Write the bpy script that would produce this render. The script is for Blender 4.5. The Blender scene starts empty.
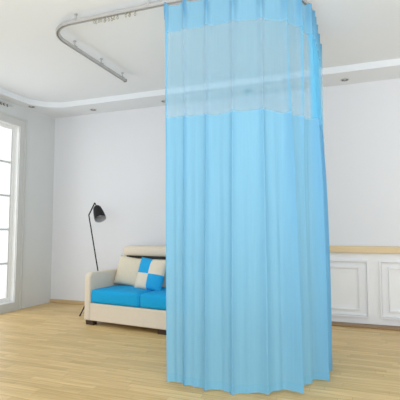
import bpy, bmesh, math, random
from mathutils import Vector, Matrix
random.seed(4)
scn = bpy.context.scene
COL = scn.collection
PI = math.pi

# ------------------------------------------------------------------ materials
def new_mat(name):
    m = bpy.data.materials.new(name); m.use_nodes = True
    nt = m.node_tree
    return m, nt, nt.nodes['Principled BSDF'], nt.nodes['Material Output']

def plain(name, col, rough=.6, metal=0.0, noise=0.0, scale=8, bump=0.0, bscale=80, spec=.5):
    m, nt, b, out = new_mat(name)
    b.inputs['Roughness'].default_value = rough
    b.inputs['Metallic'].default_value = metal
    b.inputs['Specular IOR Level'].default_value = spec
    tc = nt.nodes.new('ShaderNodeTexCoord')
    n = nt.nodes.new('ShaderNodeTexNoise'); n.inputs['Scale'].default_value = scale; n.inputs['Detail'].default_value = 4
    nt.links.new(tc.outputs['Object'], n.inputs['Vector'])
    mix = nt.nodes.new('ShaderNodeMix'); mix.data_type = 'RGBA'
    mix.inputs['A'].default_value = tuple(c*(1-noise) for c in col) + (1,)
    mix.inputs['B'].default_value = tuple(min(1, c*(1+noise)) for c in col) + (1,)
    nt.links.new(n.outputs['Fac'], mix.inputs['Factor'])
    nt.links.new(mix.outputs['Result'], b.inputs['Base Color'])
    if bump:
        n2 = nt.nodes.new('ShaderNodeTexNoise'); n2.inputs['Scale'].default_value = bscale
        nt.links.new(tc.outputs['Object'], n2.inputs['Vector'])
        bp = nt.nodes.new('ShaderNodeBump'); bp.inputs['Strength'].default_value = bump; bp.inputs['Distance'].default_value = .002
        nt.links.new(n2.outputs['Fac'], bp.inputs['Height']); nt.links.new(bp.outputs['Normal'], b.inputs['Normal'])
    return m

def wood_floor():
    m, nt, b, out = new_mat('oak_planks')
    L = nt.links.new
    tc = nt.nodes.new('ShaderNodeTexCoord')
    br = nt.nodes.new('ShaderNodeTexBrick')
    br.offset = 0; br.offset_frequency = 2
    br.inputs['Scale'].default_value = 1
    br.inputs['Brick Width'].default_value = .55
    br.inputs['Row Height'].default_value = .06
    br.inputs['Mortar Size'].default_value = .0012
    br.inputs['Mortar Smooth'].default_value = .3
    br.inputs['Bias'].default_value = 0
    br.inputs['Color1'].default_value = (.645, .455, .20, 1)
    br.inputs['Color2'].default_value = (.775, .57, .275, 1)
    br.inputs['Mortar'].default_value = (.42, .29, .14, 1)
    # every row of planks starts at its own random place
    sp = nt.nodes.new('ShaderNodeSeparateXYZ'); L(tc.outputs['Object'], sp.inputs[0])
    dv = nt.nodes.new('ShaderNodeMath'); dv.operation = 'DIVIDE'; dv.inputs[1].default_value = .06; L(sp.outputs['Y'], dv.inputs[0])
    fl = nt.nodes.new('ShaderNodeMath'); fl.operation = 'FLOOR'; L(dv.outputs[0], fl.inputs[0])
    wn = nt.nodes.new('ShaderNodeTexWhiteNoise'); wn.noise_dimensions = '1D'; L(fl.outputs[0], wn.inputs['W'])
    ad = nt.nodes.new('ShaderNodeMath'); ad.operation = 'MULTIPLY_ADD'; ad.inputs[1].default_value = 2.2; L(wn.outputs['Value'], ad.inputs[0]); L(sp.outputs['X'], ad.inputs[2])
    cb = nt.nodes.new('ShaderNodeCombineXYZ'); L(ad.outputs[0], cb.inputs['X']); L(sp.outputs['Y'], cb.inputs['Y'])
    L(cb.outputs[0], br.inputs['Vector'])
    mp = nt.nodes.new('ShaderNodeMapping'); mp.inputs['Scale'].default_value = (1.3, 26, 1)
    L(cb.outputs[0], mp.inputs['Vector'])
    n = nt.nodes.new('ShaderNodeTexNoise'); n.inputs['Scale'].default_value = 2.2; n.inputs['Detail'].default_value = 6; n.inputs['Distortion'].default_value = .5
    L(mp.outputs['Vector'], n.inputs['Vector'])
    cr = nt.nodes.new('ShaderNodeValToRGB')
    cr.color_ramp.elements[0].position = .32; cr.color_ramp.elements[0].color = (.74, .70, .64, 1)
    cr.color_ramp.elements[1].position = .68; cr.color_ramp.elements[1].color = (1.08, 1.08, 1.08, 1)
    L(n.outputs['Fac'], cr.inputs['Fac'])
    mx = nt.nodes.new('ShaderNodeMix'); mx.data_type = 'RGBA'; mx.blend_type = 'MULTIPLY'; mx.inputs['Factor'].default_value = .8
    L(br.outputs['Color'], mx.inputs['A']); L(cr.outputs['Color'], mx.inputs['B'])
    L(mx.outputs['Result'], b.inputs['Base Color'])
    b.inputs['Roughness'].default_value = .38
    b.inputs['Specular IOR Level'].default_value = .25
    bp = nt.nodes.new('ShaderNodeBump'); bp.inputs['Strength'].default_value = .15; bp.inputs['Distance'].default_value = .002
    L(n.outputs['Fac'], bp.inputs['Height']); L(bp.outputs['Normal'], b.inputs['Normal'])
    return m

def wood(name, c1, c2, rough=.45):
    m, nt, b, out = new_mat(name)
    L = nt.links.new
    tc = nt.nodes.new('ShaderNodeTexCoord')
    mp = nt.nodes.new('ShaderNodeMapping'); mp.inputs['Scale'].default_value = (1.5, 30, 30)
    n = nt.nodes.new('ShaderNodeTexNoise'); n.inputs['Scale'].default_value = 2; n.inputs['Detail'].default_value = 5
    L(tc.outputs['Object'], mp.inputs['Vector']); L(mp.outputs['Vector'], n.inputs['Vector'])
    mx = nt.nodes.new('ShaderNodeMix'); mx.data_type = 'RGBA'
    mx.inputs['A'].default_value = c1 + (1,); mx.inputs['B'].default_value = c2 + (1,)
    L(n.outputs['Fac'], mx.inputs['Factor']); L(mx.outputs['Result'], b.inputs['Base Color'])
    b.inputs['Roughness'].default_value = rough
    return m

def sheer(name, col, clear, transl=.5, weave=0.0):
    """thin cloth: part open weave (transparent), rest diffuse + translucent"""
    m = bpy.data.materials.new(name); m.use_nodes = True
    nt = m.node_tree; nt.nodes.remove(nt.nodes['Principled BSDF']); out = nt.nodes['Material Output']
    L = nt.links.new
    d = nt.nodes.new('ShaderNodeBsdfDiffuse'); t = nt.nodes.new('ShaderNodeBsdfTranslucent')
    tc = nt.nodes.new('ShaderNodeTexCoord')
    mp = nt.nodes.new('ShaderNodeMapping'); mp.inputs['Scale'].default_value = (60, 60, 1.2)
    n = nt.nodes.new('ShaderNodeTexNoise'); n.inputs['Scale'].default_value = 1.5; n.inputs['Detail'].default_value = 3
    L(tc.outputs['Object'], mp.inputs['Vector']); L(mp.outputs['Vector'], n.inputs['Vector'])
    mx = nt.nodes.new('ShaderNodeMix'); mx.data_type = 'RGBA'
    mx.inputs['A'].default_value = tuple(c*.95 for c in col) + (1,)
    mx.inputs['B'].default_value = tuple(min(1, c*1.05) for c in col) + (1,)
    L(n.outputs['Fac'], mx.inputs['Factor'])
    L(mx.outputs['Result'], d.inputs['Color']); L(mx.outputs['Result'], t.inputs['Color'])
    a = nt.nodes.new('ShaderNodeMixShader'); a.inputs[0].default_value = transl
    L(d.outputs[0], a.inputs[1]); L(t.outputs[0], a.inputs[2])
    tr = nt.nodes.new('ShaderNodeBsdfTransparent')
    e = nt.nodes.new('ShaderNodeMixShader'); e.inputs[0].default_value = clear
    L(a.outputs[0], e.inputs[1]); L(tr.outputs[0], e.inputs[2]); L(e.outputs[0], out.inputs['Surface'])
    return m

def glass_mat():
    m = bpy.data.materials.new('window_glass'); m.use_nodes = True
    nt = m.node_tree; nt.nodes.remove(nt.nodes['Principled BSDF']); out = nt.nodes['Material Output']
    tr = nt.nodes.new('ShaderNodeBsdfTransparent'); g = nt.nodes.new('ShaderNodeBsdfGlossy'); g.inputs['Roughness'].default_value = .03
    e = nt.nodes.new('ShaderNodeMixShader'); e.inputs[0].default_value = .06
    nt.links.new(tr.outputs[0], e.inputs[1]); nt.links.new(g.outputs[0], e.inputs[2]); nt.links.new(e.outputs[0], out.inputs['Surface'])
    return m

def checker_cloth(name, blue, cream):
    m, nt, b, out = new_mat(name)
    L = nt.links.new
    tc = nt.nodes.new('ShaderNodeTexCoord'); sp = nt.nodes.new('ShaderNodeSeparateXYZ'); L(tc.outputs['Object'], sp.inputs[0])
    mu = nt.nodes.new('ShaderNodeMath'); mu.operation = 'MULTIPLY'; L(sp.outputs['X'], mu.inputs[0]); L(sp.outputs['Z'], mu.inputs[1])
    gt = nt.nodes.new('ShaderNodeMath'); gt.operation = 'LESS_THAN'; L(mu.outputs[0], gt.inputs[0]); gt.inputs[1].default_value = 0
    mx = nt.nodes.new('ShaderNodeMix'); mx.data_type = 'RGBA'
    mx.inputs['A'].default_value = cream + (1,); mx.inputs['B'].default_value = blue + (1,)
    L(gt.outputs[0], mx.inputs['Factor']); L(mx.outputs['Result'], b.inputs['Base Color'])
    b.inputs['Roughness'].default_value = .9
    return m

M = {}
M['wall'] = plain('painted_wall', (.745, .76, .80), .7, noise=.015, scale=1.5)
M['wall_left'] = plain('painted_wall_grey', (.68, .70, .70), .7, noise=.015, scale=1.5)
M['ceil'] = plain('ceiling_paint', (.79, .825, .865), .8, noise=.01, scale=1)
M['wains'] = plain('white_panelling', (.84, .85, .87), .45, noise=.01)
M['frame_w'] = plain('white_frame', (.86, .87, .87), .35, noise=.01)
M['casing'] = plain('casing_shade_grey', (.60, .61, .60), .5, noise=.02)  # grey has the shade of the backlit window casing mixed in
M['oak'] = wood_floor()
M['ledge'] = wood('pale_oak_ledge', (.66, .50, .29), (.78, .62, .38))
M['skirt'] = wood('oak_skirting', (.50, .36, .19), (.62, .46, .26))
M['skirt_dark'] = wood('brown_skirting', (.26, .15, .06), (.36, .22, .10))
BLUE = (.28, .60, .82)
M['cur_body'] = sheer('curtain_blue_voile', BLUE, .03, .42)
M['cur_head'] = sheer('curtain_blue_heading', BLUE, .12, .45)
M['cur_net'] = sheer('curtain_net', (.22, .68, .98), .62, .45)
M['cur_hem'] = sheer('curtain_blue_hem', (.25, .57, .80), .0, .35)
M['alu'] = plain('brushed_aluminium', (.55, .56, .57), .35, .6, .03)
M['alu_dark'] = plain('grey_metal', (.22, .22, .22), .45, .3, .03)
M['nylon'] = plain('yellowish_nylon', (.30, .28, .20), .5, 0, .05)
M['cream'] = plain('cream_upholstery', (.72, .64, .53), .9, 0, .04, 30, .3, 300)
M['cream2'] = plain('cream_pillow_cloth', (.70, .63, .49), .9, 0, .06, 40, .3, 300)
M['blue'] = plain('bright_blue_cloth', (.008, .36, .72), .85, 0, .05, 20, .3, 300, spec=.25)
M['check'] = checker_cloth('patchwork_cloth', (.008, .36, .72), (.74, .67, .55))
M['foot'] = plain('dark_brown_wood', (.035, .015, .01), .4, 0, .1)
M['black'] = plain('black_metal', (.012, .012, .013), .6, 0, .05, spec=.25)
M['grey_in'] = plain('grey_shade_lining', (.45, .45, .46), .5, 0, .03)
M['bulb'] = plain('bulb_glass', (.55, .55, .53), .3, 0, .01)
M['dark'] = plain('dark_reflector', (.07, .07, .08), .4, .2, .05)
M['gap_shade'] = plain('gap_shade_dark', (.03, .025, .02), .9)  # shade colour for the headrest gap
M['glass'] = glass_mat()

# ------------------------------------------------------------------ helpers
def add_box(bm, a, b):
    """axis-aligned box between corners a and b"""
    r = bmesh.ops.create_cube(bm, size=1)
    c = [(a[i]+b[i])/2 for i in range(3)]; s = [abs(b[i]-a[i]) for i in range(3)]
    for v in r['verts']:
        v.co = Vector((v.co.x*s[0]+c[0], v.co.y*s[1]+c[1], v.co.z*s[2]+c[2]))
    return r['verts']

def bx(a, b, bev=0.0, seg=3):
    bm = bmesh.new(); add_box(bm, a, b)
    if bev: bmesh.ops.bevel(bm, geom=list(bm.edges), offset=bev, segments=seg, profile=.5, affect='EDGES')
    return bm

def add_tube(bm, pts, r, n=10, cap=True):
    pts = [Vector(p) for p in pts]
    rs = r if isinstance(r, (list, tuple)) else [r]*len(pts)
    rings = []; ref = None
    for i, p in enumerate(pts):
        t = (pts[min(i+1, len(pts)-1)] - pts[max(i-1, 0)]).normalized()
        if ref is None:
            ref = t.cross(Vector((0, 0, 1)))
            if ref.length < 1e-3: ref = t.cross(Vector((1, 0, 0)))
        ref = (ref - t*ref.dot(t)).normalized(); q = t.cross(ref)
        rings.append([bm.verts.new(p + (ref*math.cos(2*PI*k/n) + q*math.sin(2*PI*k/n))*rs[i]) for k in range(n)])
    for a, b in zip(rings, rings[1:]):
        for k in range(n): bm.faces.new((a[k], a[(k+1) % n], b[(k+1) % n], b[k]))
    if cap: bm.faces.new(rings[0][::-1]); bm.faces.new(rings[-1])

def tube(pts, r, n=10):
    bm = bmesh.new(); add_tube(bm, pts, r, n); return bm

def lathe(profile, origin, axis, n=32):
    """profile (radius, distance along axis) revolved round axis"""
    bm = bmesh.new(); ax = Vector(axis).normalized(); u = ax.orthogonal().normalized(); v = ax.cross(u); o = Vector(origin)
    rings = []
    for r, h in profile:
        if r < 1e-6: rings.append([bm.verts.new(o + ax*h)])
        else: rings.append([bm.verts.new(o + ax*h + (u*math.cos(2*PI*k/n) + v*math.sin(2*PI*k/n))*r) for k in range(n)])
    for a, b in zip(rings, rings[1:]):
        for k in range(n):
            k2 = (k+1) % n
            if len(a) == 1 and len(b) == 1: continue
            if len(a) == 1: bm.faces.new((a[0], b[k], b[k2]))
            elif len(b) == 1: bm.faces.new((a[k], a[k2], b[0]))
            else: bm.faces.new((a[k], a[k2], b[k2], b[k]))
    bmesh.ops.recalc_face_normals(bm, faces=bm.faces)
    return bm

def obj(name, bm, mat, parent=None, smooth=False, loc=None, rot=None):
    me = bpy.data.meshes.new(name)
    bmesh.ops.recalc_face_normals(bm, faces=bm.faces)
    bm.to_mesh(me); bm.free()
    if smooth:
        me.polygons.foreach_set('use_smooth', [True]*len(me.polygons))
    me.materials.append(mat)
    o = bpy.data.objects.new(name, me); COL.objects.link(o)
    if parent: o.parent = parent
    if loc: o.location = loc
    if rot: o.rotation_euler = rot
    return o

def sharp(o, ang=40):
    o.data.set_sharp_from_angle(angle=math.radians(ang)); return o

def thing(name, label, cat, loc=(0, 0, 0), rotz=0, group=None):
    o = bpy.data.objects.new(name, None); COL.objects.link(o)
    o.empty_display_size = .1
    o.location = loc; o.rotation_euler = (0, 0, rotz); o['label'] = label; o['category'] = cat
    if group: o['group'] = group
    return o

def tag(o, label, cat, group=None):
    o['label'] = label; o['category'] = cat
    if group: o['group'] = group
    return o

def struct(name, bm, mat, parent=None, smooth=False):
    o = obj(name, bm, mat, parent, smooth)
    if parent is None: o['kind'] = 'structure'
    return o

def puff(w, d, h, round_=.3, nx=14, ny=14, nz=6, bulge=.02, edge=.03):
    """cushion block centred at origin: rounded box with softly swollen faces"""
    bm = bmesh.new()
    bmesh.ops.create_cube(bm, size=1)
    for ax, n in ((0, nx), (1, ny), (2, nz)):
        for k in range(1, n):
            co = [0, 0, 0]; co[ax] = -.5 + k/n; no = [0, 0, 0]; no[ax] = 1
            bmesh.ops.bisect_plane(bm, geom=list(bm.verts)+list(bm.edges)+list(bm.faces), plane_co=co, plane_no=no)
    hs = Vector((w/2, d/2, h/2)); R = edge
    for v in bm.verts:
        p = Vector((v.co.x*w, v.co.y*d, v.co.z*h))
        q = Vector((max(-hs.x+R, min(hs.x-R, p.x)), max(-hs.y+R, min(hs.y-R, p.y)), max(-hs.z+R, min(hs.z-R, p.z))))
        dlt = p - q
        if dlt.length > 1e-6: p = q + dlt.normalized()*min(R, dlt.length)
        fx, fy, fz = (1-(2*v.co.x)**2), (1-(2*v.co.y)**2), (1-(2*v.co.z)**2)
        p.z += bulge*fx*fy*(2*v.co.z); p.y += bulge*.6*fx*fz*(2*v.co.y); p.x += bulge*.4*fy*fz*(2*v.co.x)
        v.co = p
    return bm

def pillow(w, h, t, n=20):
    """scatter pillow in the local XZ plane, thickness along Y, pinched corners"""
    bm = bmesh.new(); g = {}
    for s in (-1, 1):
        for i in range(n+1):
            for j in range(n+1):
                u, v = -1+2*i/n, -1+2*j/n
                if s == 1 and (i in (0, n) or j in (0, n)): g[s, i, j] = g[-1, i, j]; continue
                th = ((1-u**4)*(1-v**4))**.5
                x = u*w/2*(1-.07*(1-v*v)*abs(u)); z = v*h/2*(1-.07*(1-u*u)*abs(v))
                g[s, i, j] = bm.verts.new((x, s*t/2*th*(1+.05*math.sin(5*u+3*v)), z))
    for s in (-1, 1):
        for i in range(n):
            for j in range(n):
                f = (g[s, i, j], g[s, i+1, j], g[s, i+1, j+1], g[s, i, j+1])
                bm.faces.new(f if s == -1 else f[::-1])
    return bm

# ------------------------------------------------------------------ room shell (corner of back and left wall at the origin)
XR, YF, ZS, ZC = 7.6, -7.6, 2.85, 2.925
struct('floor', bx((-.14, YF, -.1), (XR+.1, .14, 0)), M['oak'])
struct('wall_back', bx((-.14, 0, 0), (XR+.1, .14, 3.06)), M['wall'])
# left wall with the window opening
WY0, WY1, WZ0, WZ1 = -.735, -2.45, .11, 2.55
bm = bmesh.new()
add_box(bm, (-.14, WY0, 0), (0, 0, 3.06)); add_box(bm, (-.14, YF, 0), (0, WY1, 3.06))
add_box(bm, (-.14, WY1, 0), (0, WY0, WZ0)); add_box(bm, (-.14, WY1, WZ1), (0, WY0, 3.06))
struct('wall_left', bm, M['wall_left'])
struct('ceiling', bx((0, YF, ZC), (XR, 0, ZC+.1)), M['ceil'])

# dropped soffit along left, back and right walls with a big rounded inner corner
def soffit():
    bm = bmesh.new()
    ex, ey, r = .155, -.43, .42
    inner = [(ex, YF)]
    for k in range(13):
        a = PI - (PI/2)*k/12
        inner.append((ex+r + r*math.cos(a), ey-r + r*math.sin(a)))
    rx = XR-.45
    for k in range(13):
        a = PI/2 - (PI/2)*k/12
        inner.append((rx-r + r*math.cos(a), ey-r + r*math.sin(a)))
    inner.append((rx, YF))
    outer = []
    for i, (x, y) in enumerate(inner):
        if i == 0: outer.append((0, YF))
        elif i == len(inner)-1: outer.append((XR, YF))
        elif i <= 7: outer.append((0, y if i < 7 else 0))
        elif i <= 13: outer.append((x, 0))
        elif i <= 20: outer.append((x, 0) if i < 20 else (XR, 0))
        else: outer.append((XR, y))
    for z0, z1 in ((ZS, ZC),):
        lo_i = [bm.verts.new((x, y, z0)) for x, y in inner]
        cx, cy = [], []
        hi_i = [bm.verts.new((x, y, z1)) for x, y in inner]
        lo_o = [bm.verts.new((x, y, z0)) for x, y in outer]
        hi_o = [bm.verts.new((x, y, z1)) for x, y in outer]
        for i in range(len(inner)-1):
            bm.faces.new((lo_o[i], lo_o[i+1], lo_i[i+1], lo_i[i]))
            bm.faces.new((lo_i[i], lo_i[i+1], hi_i[i+1], hi_i[i]))
            bm.faces.new((hi_i[i], hi_i[i+1], hi_o[i+1], hi_o[i]))
            bm.faces.new((hi_o[i], hi_o[i+1], lo_o[i+1], lo_o[i]))
        bm.faces.new((lo_o[0], lo_i[0], hi_i[0], hi_o[0])); bm.faces.new((lo_o[-1], hi_o[-1], hi_i[-1], lo_i[-1]))
    return bm
struct('trim_1', soffit(), M['ceil'])

# wainscot on the back wall: panelled sheet, moulding frames, wooden ledge
WX0 = 3.05
def rect_frame(bm, x0, x1, z0, z1, w, y0, y1):
    add_box(bm, (x0, y0, z0), (x1, y1, z0+w)); add_box(bm, (x0, y0, z1-w), (x1, y1, z1))
    add_box(bm, (x0, y0, z0+w), (x0+w, y1, z1-w)); add_box(bm, (x1-w, y0, z0+w), (x1, y1, z1-w))
struct('trim_2', bx((WX0, -.018, .02), (XR, 0, .83)), M['wains'])
k = 3
x0 = 4.636 - .837*2
wx = []
while x0 < XR-.5:
    if x0 > WX0-.1:
        bm = bmesh.new()
        xa = max(x0, WX0+.05)
        rect_frame(bm, xa, x0+.72, .092, .742, .016, -.048, -.018)
        rect_frame(bm, xa+.022, x0+.698, .114, .72, .010, -.030, -.018)
        rect_frame(bm, xa+.095, x0+.625, .172, .665, .012, -.042, -.018)
        struct('trim_%d' % k, bm, M['wains']); k += 1
    x0 += .837
bm = bx((WX0-.02, -.075, .83), (XR, 0, .905), .006, 2)
struct('trim_%d' % k, bm, M['ledge'])
struct('baseboard_back', bx((0, -.022, 0), (WX0, 0, .05), .004, 2), M['skirt'])
struct('baseboard_right', bx((WX0, -.17, 0), (XR, 0, .018), .004, 2), M['skirt_dark'])

# ------------------------------------------------------------------ window in the left wall
win = bpy.data.objects.new('window_1', None); COL.objects.link(win); win['kind'] = 'structure'
win.location = (0, 0, 0)
bm = bmesh.new()   # casing round the opening, on the room face of the wall
cw = .115
for a, b in (((0, WY0, WZ0-cw), (.018, WY0+cw, WZ1+cw)), ((0, WY1-cw, WZ0-cw), (.018, WY1, WZ1+cw)),
             ((0, WY1, WZ1), (.018, WY0, WZ1+cw)), ((0, WY1, .0), (.018, WY0, WZ0))):
    a = (a[0], a[1], max(a[2], 0)); add_box(bm, a, b)
for a, b in (((.018, WY0+cw-.022, 0), (.03, WY0+cw, WZ1+cw)), ((.018, WY1-cw, WZ1+cw-.022), (.03, WY0+cw-.022, WZ1+cw))):
    add_box(bm, a, b)
obj('casing', bm, M['casing'], win)
bm = bmesh.new()   # white lining of the reveal
for a, b in (((-.13, WY0-.008, WZ0), (-.0005, WY0, WZ1)), ((-.13, WY1, WZ0), (-.0005, WY1+.008, WZ1)),
             ((-.13, WY1+.008, WZ0), (-.0005, WY0-.008, WZ0+.012)), ((-.13, WY1+.008, WZ1-.012), (-.0005, WY0-.008, WZ1))):
    add_box(bm, a, b)
obj('reveal_lining', bm, M['frame_w'], win)
sy0, sy1, sz0, sz1 = WY0-.008, WY1+.008, WZ0+.012, WZ1-.012
mid = (sy0+sy1)/2
def sash(ya, yb):
    """ya nearer the corner (larger y)"""
    bm = bmesh.new(); w = .05
    add_box(bm, (-.10, yb, sz0), (-.055, ya, sz0+.055)); add_box(bm, (-.10, yb, sz1-.05), (-.055, ya, sz1))
    add_box(bm, (-.10, ya-w, sz0+.055), (-.055, ya, sz1-.05)); add_box(bm, (-.10, yb, sz0+.055), (-.055, yb+w, sz1-.05))
    fr = obj('sash', bm, M['frame_w'], win)
    bm = bmesh.new()
    add_box(bm, (-.09, ya-w-.014, sz0+.055), (-.06, ya-w, sz1-.05)); add_box(bm, (-.09, yb+w, sz0+.055), (-.06, yb+w+.014, sz1-.05))
    obj('glazing_bead', bm, M['casing'], fr)
    H = sz1-.05-(sz0+.055)
    bm = bmesh.new()
    for q in range(1, 5):
        z = sz0+.055 + H*q/5
        add_box(bm, (-.094, yb+w+.014, z-.012), (-.062, ya-w-.014, z+.012))
    add_box(bm, (-.0935, (ya+yb)/2-.012, sz0+.055), (-.0625, (ya+yb)/2+.012, sz1-.05))
    obj('muntin', bm, M['casing'], fr)
    obj('glass_pane', bx((-.081, yb+w+.014, sz0+.055), (-.077, ya-w-.014, sz1-.05)), M['glass'], fr)
sash(sy0, mid); sash(mid, sy1)

# narrow track with dark gliders high on the left wall
t = thing('curtain_rail', 'thin grey curtain rail with small dark gliders high on the left wall', 'curtain rail', (0, -1.6, 2.80))
obj('rail', bx((.0, -1.2, -.008), (.03, .72, .006)), M['casing'], t)
for i in range(12):
    y = .62 - i*.055 - random.uniform(0, .02); dz = random.uniform(0, .012)
    g = obj('glider', tube([(.018, y, -.006), (.018, y, -.030-dz), (.024, y+.012, -.036-dz)], .0055, 6), M['black'], t)

# ------------------------------------------------------------------ recessed downlights in the soffit
dl_labels = ['leftmost downlight, in the soffit above the left wall beside the window',
             'round downlight just right of the room corner, over the floor lamp',
             'round downlight in the soffit at the left edge of the hanging curtain',
             'round downlight seen through the pale net band of the curtain',
             'rightmost downlight, in the soffit over the wainscot right of the curtain']
dl_pos = [(.105, -.63), (.84, -.19), (1.99, -.19), (3.16, -.2), (4.32, -.18)]
def make_downlight():
    t = thing('downlight', 'x', 'downlight', (0, 0, ZS), 0, 'recessed downlights in the dropped soffit')
    ring = lathe([(.036, 0), (.050, 0), (.050, -.004), (.046, -.007), (.038, -.006), (.036, -.002), (.036, 0)], (0, 0, 0), (0, 0, 1), 28)
    obj('trim_ring', ring, M['alu'], t, True)
    obj('reflector', lathe([(0, -.0015), (.022, -.001), (.0358, -.004)], (0, 0, 0), (0, 0, 1), 28), M['dark'], t, True)
    obj('lamp', lathe([(0, -.006), (.012, -.0055), (.017, -.003), (.018, -.0012)], (0, 0, 0), (0, 0, 1), 20), M['bulb'], t, True)
    return t
d0 = make_downlight()
for i, (x, y) in enumerate(dl_pos):
    if i == 0: r = d0
    else:
        r = d0.copy(); COL.objects.link(r)
        for ch in list(d0.children):
            c = ch.copy(); COL.objects.link(c); c.parent = r
    r.location = (x, y, ZS); r['label'] = dl_labels[i]

# ------------------------------------------------------------------ ceiling track (U shape) for the partition curtain
TZ = 2.855
XL, XRT, YFR, YB_L, YB_R, RL, RAD = 1.89, 4.10, -2.42, -1.06, -1.24, .27, .50
def u_path(step=.04):
    pts = []
    def seg(a, b):
        n = max(1, int(math.dist(a, b)/step))
        for q in range(n): pts.append((a[0]+(b[0]-a[0])*q/n, a[1]+(b[1]-a[1])*q/n))
    seg((XL, YB_L), (XL, YFR+RL))
    for q in range(12):
        a = PI + (PI/2)*q/12; pts.append((XL+RL+RL*math.cos(a), YFR+RL+RL*math.sin(a)))
    seg((XL+RL, YFR), (XRT-RAD, YFR))
    for q in range(12):
        a = 1.5*PI + (PI/2)*q/12; pts.append((XRT-RAD+RAD*math.cos(a), YFR+RAD+RAD*math.sin(a)))
    seg((XRT, YFR+RAD), (XRT, YB_R)); pts.append((XRT, YB_R))
    return pts
def sweep(prof, pts):
    bm = bmesh.new(); rings = []
    for i, p in enumerate(pts):
        a = Vector(pts[max(i-1, 0)]); b = Vector(pts[min(i+1, len(pts)-1)]); t = (b-a).normalized(); n = Vector((t.y, -t.x))
        rings.append([bm.verts.new((p[0]+n.x*o, p[1]+n.y*o, z)) for o, z in prof])
    for a, b in zip(rings, rings[1:]):
        for k in range(len(prof)): bm.faces.new((a[k], a[(k+1) % len(prof)], b[(k+1) % len(prof)], b[k]))
    bm.faces.new(rings[0]); bm.faces.new(rings[-1][::-1])
    return bm
UP = u_path()
tr = thing('ceiling_track', 'U-shaped pale metal curtain track hung just below the ceiling, one arm bare', 'curtain track', (XL, YB_L, TZ))
def loc(pts): return [(p[0]-XL, p[1]-YB_L) for p in pts]
# slotted channel: open downwards
prof = [(-.016, .013), (.016, .013), (.016, -.013), (.005, -.013), (.005, -.009), (.011, -.009), (.011, .008), (-.011, .008), (-.011, -.009), (-.005, -.009), (-.005, -.013), (-.016, -.013)]
M['track'] = plain('white_track', (.47, .47, .47), .4, .2, .02)
obj('rail', sweep(prof, loc(UP)), M['track'], tr)
for (ex, ey, dy) in ((XL, YB_L, 1), (XRT, YB_R, 1)):
    obj('end_cap', bx((ex-XL-.019, ey-YB_L, -.017), (ex-XL+.019, ey-YB_L+.016, .017), .003, 2), M['alu_dark'], tr)
def bracket(x, y, ax):
    bm = bmesh.new()
    lx, ly = x-XL, y-YB_L
    add_box(bm, (lx-.02, ly-.02, .013), (lx+.02, ly+.02, .019))
    add_tube(bm, [(lx, ly, .018), (lx, ly, ZC-TZ-.006)], .006, 10)
    add_tube(bm, [(lx, ly, ZC-TZ-.007), (lx, ly, ZC-TZ)], .016, 14)
    for s in (-1, 1):
        if ax == 'x': add_box(bm, (lx-.012, ly+s*.017-.002, -.010), (lx+.012, ly+s*.017+.002, .014))
        else: add_box(bm, (lx+s*.017-.002, ly-.012, -.010), (lx+s*.017+.002, ly+.012, .014))
    obj('bracket', bm, M['track'], tr)
for x, y, ax in ((XL, -1.12, 'y'), (XL, -1.55, 'y'), (XL, -2.0, 'y'), (2.22, YFR, 'x'), (2.92, YFR, 'x'), (3.5, YFR, 'x'), (XRT, -1.8, 'y'), (XRT, -1.4, 'y')):
    bracket(x, y, ax)
# loose gliders hanging on the empty stretch of track
gx = [2.40, 2.425, 2.455, 2.475, 2.50, 2.515, 2.54, 2.57, 2.60, 2.63, 2.72, 2.74, 2.755, 2.80]
for i, x in enumerate(gx):
    bm = bmesh.new(); lx, ly = x-XL, YFR-YB_L; s = random.uniform(-.012, .012); d = random.uniform(.0, .014)
    add_tube(bm, [(lx, ly, -.008), (lx, ly, -.020)], .0045, 8)
    pts = [(lx+s+.008*math.sin(a), ly, -.033-d+.012*math.cos(a)) for a in [q*2*PI/10 for q in range(10)]]
    add_tube(bm, [(lx, ly, -.018)] + pts + [pts[0]], .0022, 6)
    obj('glider', bm, M['nylon'], tr, True)
for i, (dx, dy) in enumerate(((.0, -.03), (.012, -.012))):
    bm = bmesh.new(); lx, ly = XRT-XL, YB_R-YB_L+dy
    add_tube(bm, [(lx, ly, -.006), (lx+.004, ly, -.024), (lx+.018-.03*i, ly-.004, -.05), (lx+.012-.03*i, ly, -.062)], .0035, 6)
    obj('glider', bm, M['nylon'], tr, True)

# ------------------------------------------------------------------ the partition curtain
L1 = (XRT-RAD) - 3.078; L2 = RAD*PI/2; L3 = (YB_R-.045) - (YFR+RAD)
LT = L1+L2+L3
def path_at(s):
    """point and outward normal on the track plan"""
    if s < L1: return (3.078+s, YFR), (0, -1)
    if s < L1+L2:
        a = -PI/2 + (s-L1)/RAD
        return (XRT-RAD+RAD*math.cos(a), YFR+RAD+RAD*math.sin(a)), (math.cos(a), math.sin(a))
    return (XRT, YFR+RAD+(s-L1-L2)), (1, 0)
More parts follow.
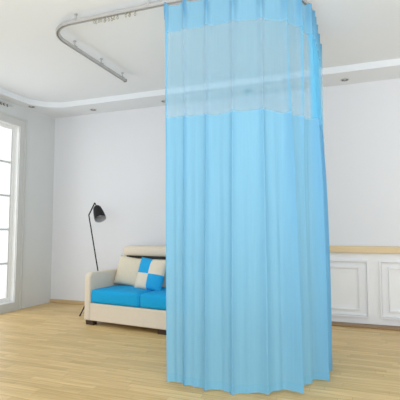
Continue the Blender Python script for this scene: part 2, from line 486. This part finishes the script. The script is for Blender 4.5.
# pleat positions along the path (one pinch pleat each, uneven spacing like hung cloth)
PL = [.0, .155, .335, .54, .73, .91, 1.05, 1.19, 1.30, 1.40, 1.54, 1.72, LT]
PL = [p for p in PL if p < LT-.05] + [LT]
amp = [.5, .8, .95, .8, 1.0, 1.75, .5, 1.7, .4, 1.6, .7, 1.3, .9]
lean = [random.uniform(-.02, .02) for _ in PL]
def smooth(a, b, x):
    t = max(0, min(1, (x-a)/(b-a))); return t*t*(3-2*t)
def cloth(s, z):
    g = 1 - z/2.83                       # 0 at the top, 1 at the hem
    i = 0
    while i < len(PL)-2 and s > PL[i+1]: i += 1
    u = (s-PL[i])/(PL[i+1]-PL[i]); A = amp[i]*(1-u)+amp[i+1]*u; A = 1.0 + (A-1.0)*smooth(.05, .5, g)
    ridge = .5+.5*math.cos(2*PI*u)
    right = smooth(.65, 1.0, s)
    p = 8 - (4.2 + 2.4*right)*smooth(0, .75, g)
    wide = ridge**p
    A_h = .032 + .010*right + (.018+.004*right)*smooth(.02, .9, g)
    # near the heading the ridge is a pinched pleat, fanning out below it
    pin = math.exp(-((g-.045)/.03)**2)
    d = A*A_h*wide + .006*math.sin(2*PI*(u*2+.15+.3*math.sin(i*2.1)))*smooth(.1, .8, g)*(1-ridge) - .012*pin*(1-wide)
    d += .008*math.sin(s*9+z*1.3)*smooth(.05, .6, g)
    tang = -.010*math.sin(4*PI*u)*smooth(.0, .3, g)*(.4+.6*ridge) + lean[i]*g*g*math.sin(PI*u)
    base = .008 + .085*g*(1 if s < L1 else max(.05, 1-.95*(s-L1)/L2))
    (x, y), (nx, ny) = path_at(min(LT, max(0, s)))
    tx, ty = -ny, nx
    x += nx*(d+base) + tx*tang; y += ny*(d+base) + ty*tang
    if s < L1: x += .072*g*(1-s/L1)
    if s > L1+L2:                        # free end drops a little inwards
        x -= .02*g*((s-L1-L2)/L3)
    return x, y
ORG = (3.6, YFR, 0)
NS = 560
HT, HB, MB_, HEM = 2.835, 2.60, 1.925, .085
def zs_top(s):                           # scalloped top edge between pins
    i = 0
    while i < len(PL)-2 and s > PL[i+1]: i += 1
    u = (s-PL[i])/(PL[i+1]-PL[i]); return HT - .022*math.sin(PI*u)**1.0
def zs_hem(s):
    return .018 + .010*math.sin(s*7.3+1) + .004*math.sin(s*19)
def panel(z_lo, z_hi, rows, s0=0, s1=LT, ns=NS, off=0.0):
    bm = bmesh.new(); rings = []
    for r in range(rows+1):
        row = []
        for k in range(ns+1):
            s = s0 + (s1-s0)*k/ns
            lo = z_lo(s) if callable(z_lo) else z_lo; hi = z_hi(s) if callable(z_hi) else z_hi
            z = lo + (hi-lo)*r/rows
            x, y = cloth(s, z)
            if off:
                _, (nx, ny) = path_at(s); x += nx*off; y += ny*off
            row.append(bm.verts.new((x-ORG[0], y-ORG[1], z)))
        rings.append(row)
    for a, b in zip(rings, rings[1:]):
        for k in range(ns): bm.faces.new((a[k], a[k+1], b[k+1], b[k]))
    return bm
cur = thing('partition_curtain', 'tall sky-blue sheer curtain with pale net top band hanging from the ceiling track', 'curtain', ORG)
seam = lambda s: MB_ + .006*math.sin(s*11) + .004*math.sin(s*27)
seam2 = lambda s: HB + .004*math.sin(s*9)
hemtop = lambda s: zs_hem(s) + .055
obj('body_panel', panel(hemtop, seam, 70), M['cur_body'], cur, True)['label'] = 'opaque sky-blue lower cloth'
obj('net_panel', panel(seam, seam2, 24), M['cur_net'], cur, True)['label'] = 'pale see-through net band'
hd = obj('heading', panel(seam2, zs_top, 16), M['cur_head'], cur, True)
hd['label'] = 'sky-blue pleated heading strip'
obj('hem', panel(zs_hem, hemtop, 4), M['cur_hem'], cur, True)
obj('edge_binding', panel(zs_hem, zs_top, 90, 0, .014, 2, .0015), M['cur_hem'], cur, True)
# pinch pleats: small folded tucks of cloth at every hook, and the hooks
for i, s in enumerate(PL):
    s = min(s, LT-.004)
    (px, py), (nx, ny) = path_at(s); tx, ty = -ny, nx
    bm = bmesh.new()
    for q in (-1, 0, 1):                 # three fingers of the pleat
        rows = []
        for r in range(7):
            z = HT + .004 - .13*r/6
            w = .004 + .005*(r/6)**1.5; dd = .022 + .016*math.sin(PI*min(1, r/6+.15))
            if r == 6: dd = .020
            ox, oy = px + nx*.010 + tx*q*w, py + ny*.010 + ty*q*w
            ring = []
            for k in range(8):
                a = 2*PI*k/8
                ring.append(bm.verts.new((ox + nx*(dd/2+dd/2*math.cos(a)) + tx*.0022*math.sin(a) - ORG[0], oy + ny*(dd/2+dd/2*math.cos(a)) + ty*.0022*math.sin(a) - ORG[1], z)))
            rows.append(ring)
        for a, b in zip(rows, rows[1:]):
            for k in range(8): bm.faces.new((a[k], a[(k+1) % 8], b[(k+1) % 8], b[k]))
        bm.faces.new(rows[0]); bm.faces.new(rows[-1][::-1])
    obj('pinch_pleat', bm, M['cur_hem'], hd, True)
    hb = tube([(px-ORG[0], py-ORG[1], TZ-.010), (px-ORG[0], py-ORG[1], TZ-.03), (px+nx*.012-ORG[0], py+ny*.012-ORG[1], HT-.03)], .0025, 6)
    obj('hook', hb, M['alu'], cur)

# ------------------------------------------------------------------ sofa
SA = math.radians(-7.0)
SX, SY = 1.415, -1.115
sofa = thing('sofa', 'cream two-seat sofa with bright blue seat cushions against the back wall', 'sofa', (SX, SY, 0), SA)
SW = 1.55; SD = .80; AW = .085
obj('base', bx((.012, .012, .05), (SW-.012, SD, .25), .012, 3), M['cream'], sofa)
def arm_bm(x0, x1):
    """arm slab: rounded top seen from the front, rounded front top corner from the side"""
    bm = bmesh.new(); add_box(bm, (x0, 0, .05), (x1, SD-.02, .598))
    e = [ed for ed in bm.edges if all(v.co.z > .5 for v in ed.verts) and all(v.co.y < .01 for v in ed.verts)]
    bmesh.ops.bevel(bm, geom=e, offset=.075, segments=8, profile=.5, affect='EDGES')
    bmesh.ops.recalc_face_normals(bm, faces=bm.faces)
    e = [ed for ed in bm.edges if len(ed.link_faces) == 2 and ed.calc_face_angle(0) > 1.0]
    bmesh.ops.bevel(bm, geom=e, offset=.02, segments=4, profile=.5, affect='EDGES')
    return bm
for x0 in (0, SW-AW):
    sharp(obj('arm', arm_bm(x0, x0+AW), M['cream'], sofa, True), 50)
cwid = (SW-2*AW)/2
for i in range(2):
    c = obj('seat_cushion', puff(cwid-.004, .60, .155, edge=.028, bulge=.014, nx=18, ny=16, nz=8), M['blue'], sofa, True,
            (AW + cwid*(i+.5), .308, .328))
    c['label'] = 'bright blue seat cushion'
# backrest leaning back, with roll headrest
bk = obj('backrest', puff(SW-2*AW-.01, .17, .54, edge=.05, bulge=.01, nx=26, ny=6, nz=12), M['cream'], sofa, True, (SW/2, .685, .50), (math.radians(-6), 0, 0))
obj('headrest', puff(SW-2*AW+.03, .17, .135, edge=.045, bulge=.004, nx=26, ny=6, nz=6), M['cream'], sofa, True, (SW/2, .69, .822))
obj('headrest_gap_shade', bx((AW+.06, .60, .735), (SW-AW-.04, .75, .768), .006, 2), M['gap_shade'], sofa)  # dark bar standing in for the shade in the gap under the headrest
obj('back_panel', bx((.02, .76, .05), (SW-.02, .80, .76), .012, 3), M['cream'], sofa)
def foot(x, y):
    bm = bmesh.new(); vs = add_box(bm, (x-.06, y-.035, 0), (x+.06, y+.035, .052))
    for v in vs:
        if v.co.z < .01: v.co.x = x + (v.co.x-x)*.9
    bmesh.ops.bevel(bm, geom=list(bm.edges), offset=.004, segments=2, affect='EDGES')
    obj('foot', bm, M['foot'], sofa)
for x, y in ((.075, .05), (1.07, .05), (SW-.075, .05), (.075, SD-.06), (SW-.075, SD-.06)): foot(x, y)

def local(x, y, z):
    c, s = math.cos(SA), math.sin(SA)
    return (SX + c*x - s*y, SY + s*x + c*y, z)
p = tag(obj('throw_pillow', pillow(.46, .37, .13), M['cream2'], None, True), 'plain beige scatter pillow leaning in the left corner of the sofa', 'pillow')
p.location = local(.32, .475, .58); p.rotation_euler = (math.radians(-16), math.radians(5), SA+math.radians(-3))
p = tag(obj('throw_pillow', pillow(.40, .39, .12), M['check'], None, True), 'blue and beige four-square patchwork scatter pillow on the sofa', 'pillow')
p.location = local(.70, .345, .575); p.rotation_euler = (math.radians(-18), math.radians(3), SA+math.radians(-4))

# ------------------------------------------------------------------ floor lamp
LP = Vector((1.10, -.47, 0))
lamp = thing('floor_lamp', 'slim black tripod floor lamp with tilted bullet shade behind the sofa arm', 'floor lamp', LP)
def lv(x, y, z): return Vector((x, y, z)) - LP
F_ = lv(1.265, -.45, .006); K_ = lv(.985, -.45, 1.296); T_ = lv(1.085, -.46, 1.462)
jj = F_.lerp(K_, .36)
obj('stem', tube([F_, F_.lerp(K_, .5), K_], .0085, 10), M['black'], lamp, True)
obj('arm', tube([K_, T_], .009, 10), M['black'], lamp, True)
for a in (lv(1.077, -.724, .006), lv(.95, -.23, .006)):
    obj('leg', tube([jj, a], .008, 8), M['black'], lamp, True)
for a in (F_, lv(1.077, -.724, .006), lv(.95, -.23, .006)):
    obj('rubber_foot', lathe([(0, -.006), (.011, -.006), (.012, 0), (.009, .012), (0, .012)], a, (0, 0, 1), 12), M['black'], lamp, True)
ax = Vector((.52, -.34, -.78)).normalized()
ap = T_ + Vector((.034, -.004, -.055)) - ax*.012
obj('swivel', tube([T_, ap + ax*.008], .007, 8), M['black'], lamp, True)
def shade_prof(k):
    return [(.0, .0), (.020, .003), (.038, .014), (.052, .036), (.059, .068), (.067, .110), (.072, .155), (.075, .195), (.076, .225)]
sh = obj('lamp_shade', lathe(shade_prof(1) + [(.0745, .225)], ap, ax, 36), M['black'], lamp, True)
o = obj('shade_lining', lathe([(r*.97, h+.004) for r, h in shade_prof(1)[:-1]] + [(.0745, .225)], ap, ax, 36), M['grey_in'], sh, True)
o['label'] = 'grey inner lining'
obj('bulb', lathe([(0, .05), (.015, .05), (.018, .09), (.03, .12), (.035, .145), (.03, .168), (.016, .182), (0, .187)], ap, ax, 20), M['bulb'], sh, True)

# ------------------------------------------------------------------ light
w = bpy.data.worlds.new('daylight'); scn.world = w; w.use_nodes = True
bg = w.node_tree.nodes['Background']; bg.inputs['Color'].default_value = (.93, .97, 1, 1); bg.inputs['Strength'].default_value = 1.3
def area(name, loc_, rot, sx, sy, e, col=(1, 1, 1)):
    l = bpy.data.lights.new(name, 'AREA'); l.shape = 'RECTANGLE'; l.size = sx; l.size_y = sy; l.energy = e; l.color = col
    o = bpy.data.objects.new(name, l); COL.objects.link(o); o.location = loc_; o.rotation_euler = rot; return o
area('window_daylight', (-.6, -1.6, 1.5), (0, math.radians(-90), 0), 2.6, 2.0, 45, (.97, .99, 1))
area('ceiling_fill', (4.6, -5.7, .4), (math.radians(180), 0, 0), 3.2, 1.2, 150, (.90, .95, 1))  # unseen fill light, added to brighten the ceiling and soffit
area('rear_fill', (4.4, -7.4, 1.25), (math.radians(90), 0, 0), 4.5, 2.0, 95, (.96, .98, 1))  # added fill light behind the camera, lifts the lower curtain and floor

# ------------------------------------------------------------------ camera
cam = bpy.data.cameras.new('camera'); co = bpy.data.objects.new('camera', cam); COL.objects.link(co)
co.location = (4.4318, -5.2774, 1.08)
co.rotation_euler = (math.radians(90)+math.atan(31/420), 0, math.radians(20.7))
cam.sensor_width = 36; cam.lens = 36*420/400; cam.clip_start = .05
scn.camera = co
scn.view_settings.view_transform = 'Standard'; scn.view_settings.look = 'None'
scn.view_settings.gamma = 1; scn.view_settings.use_curve_mapping = False
scn.view_settings.exposure = -0.13
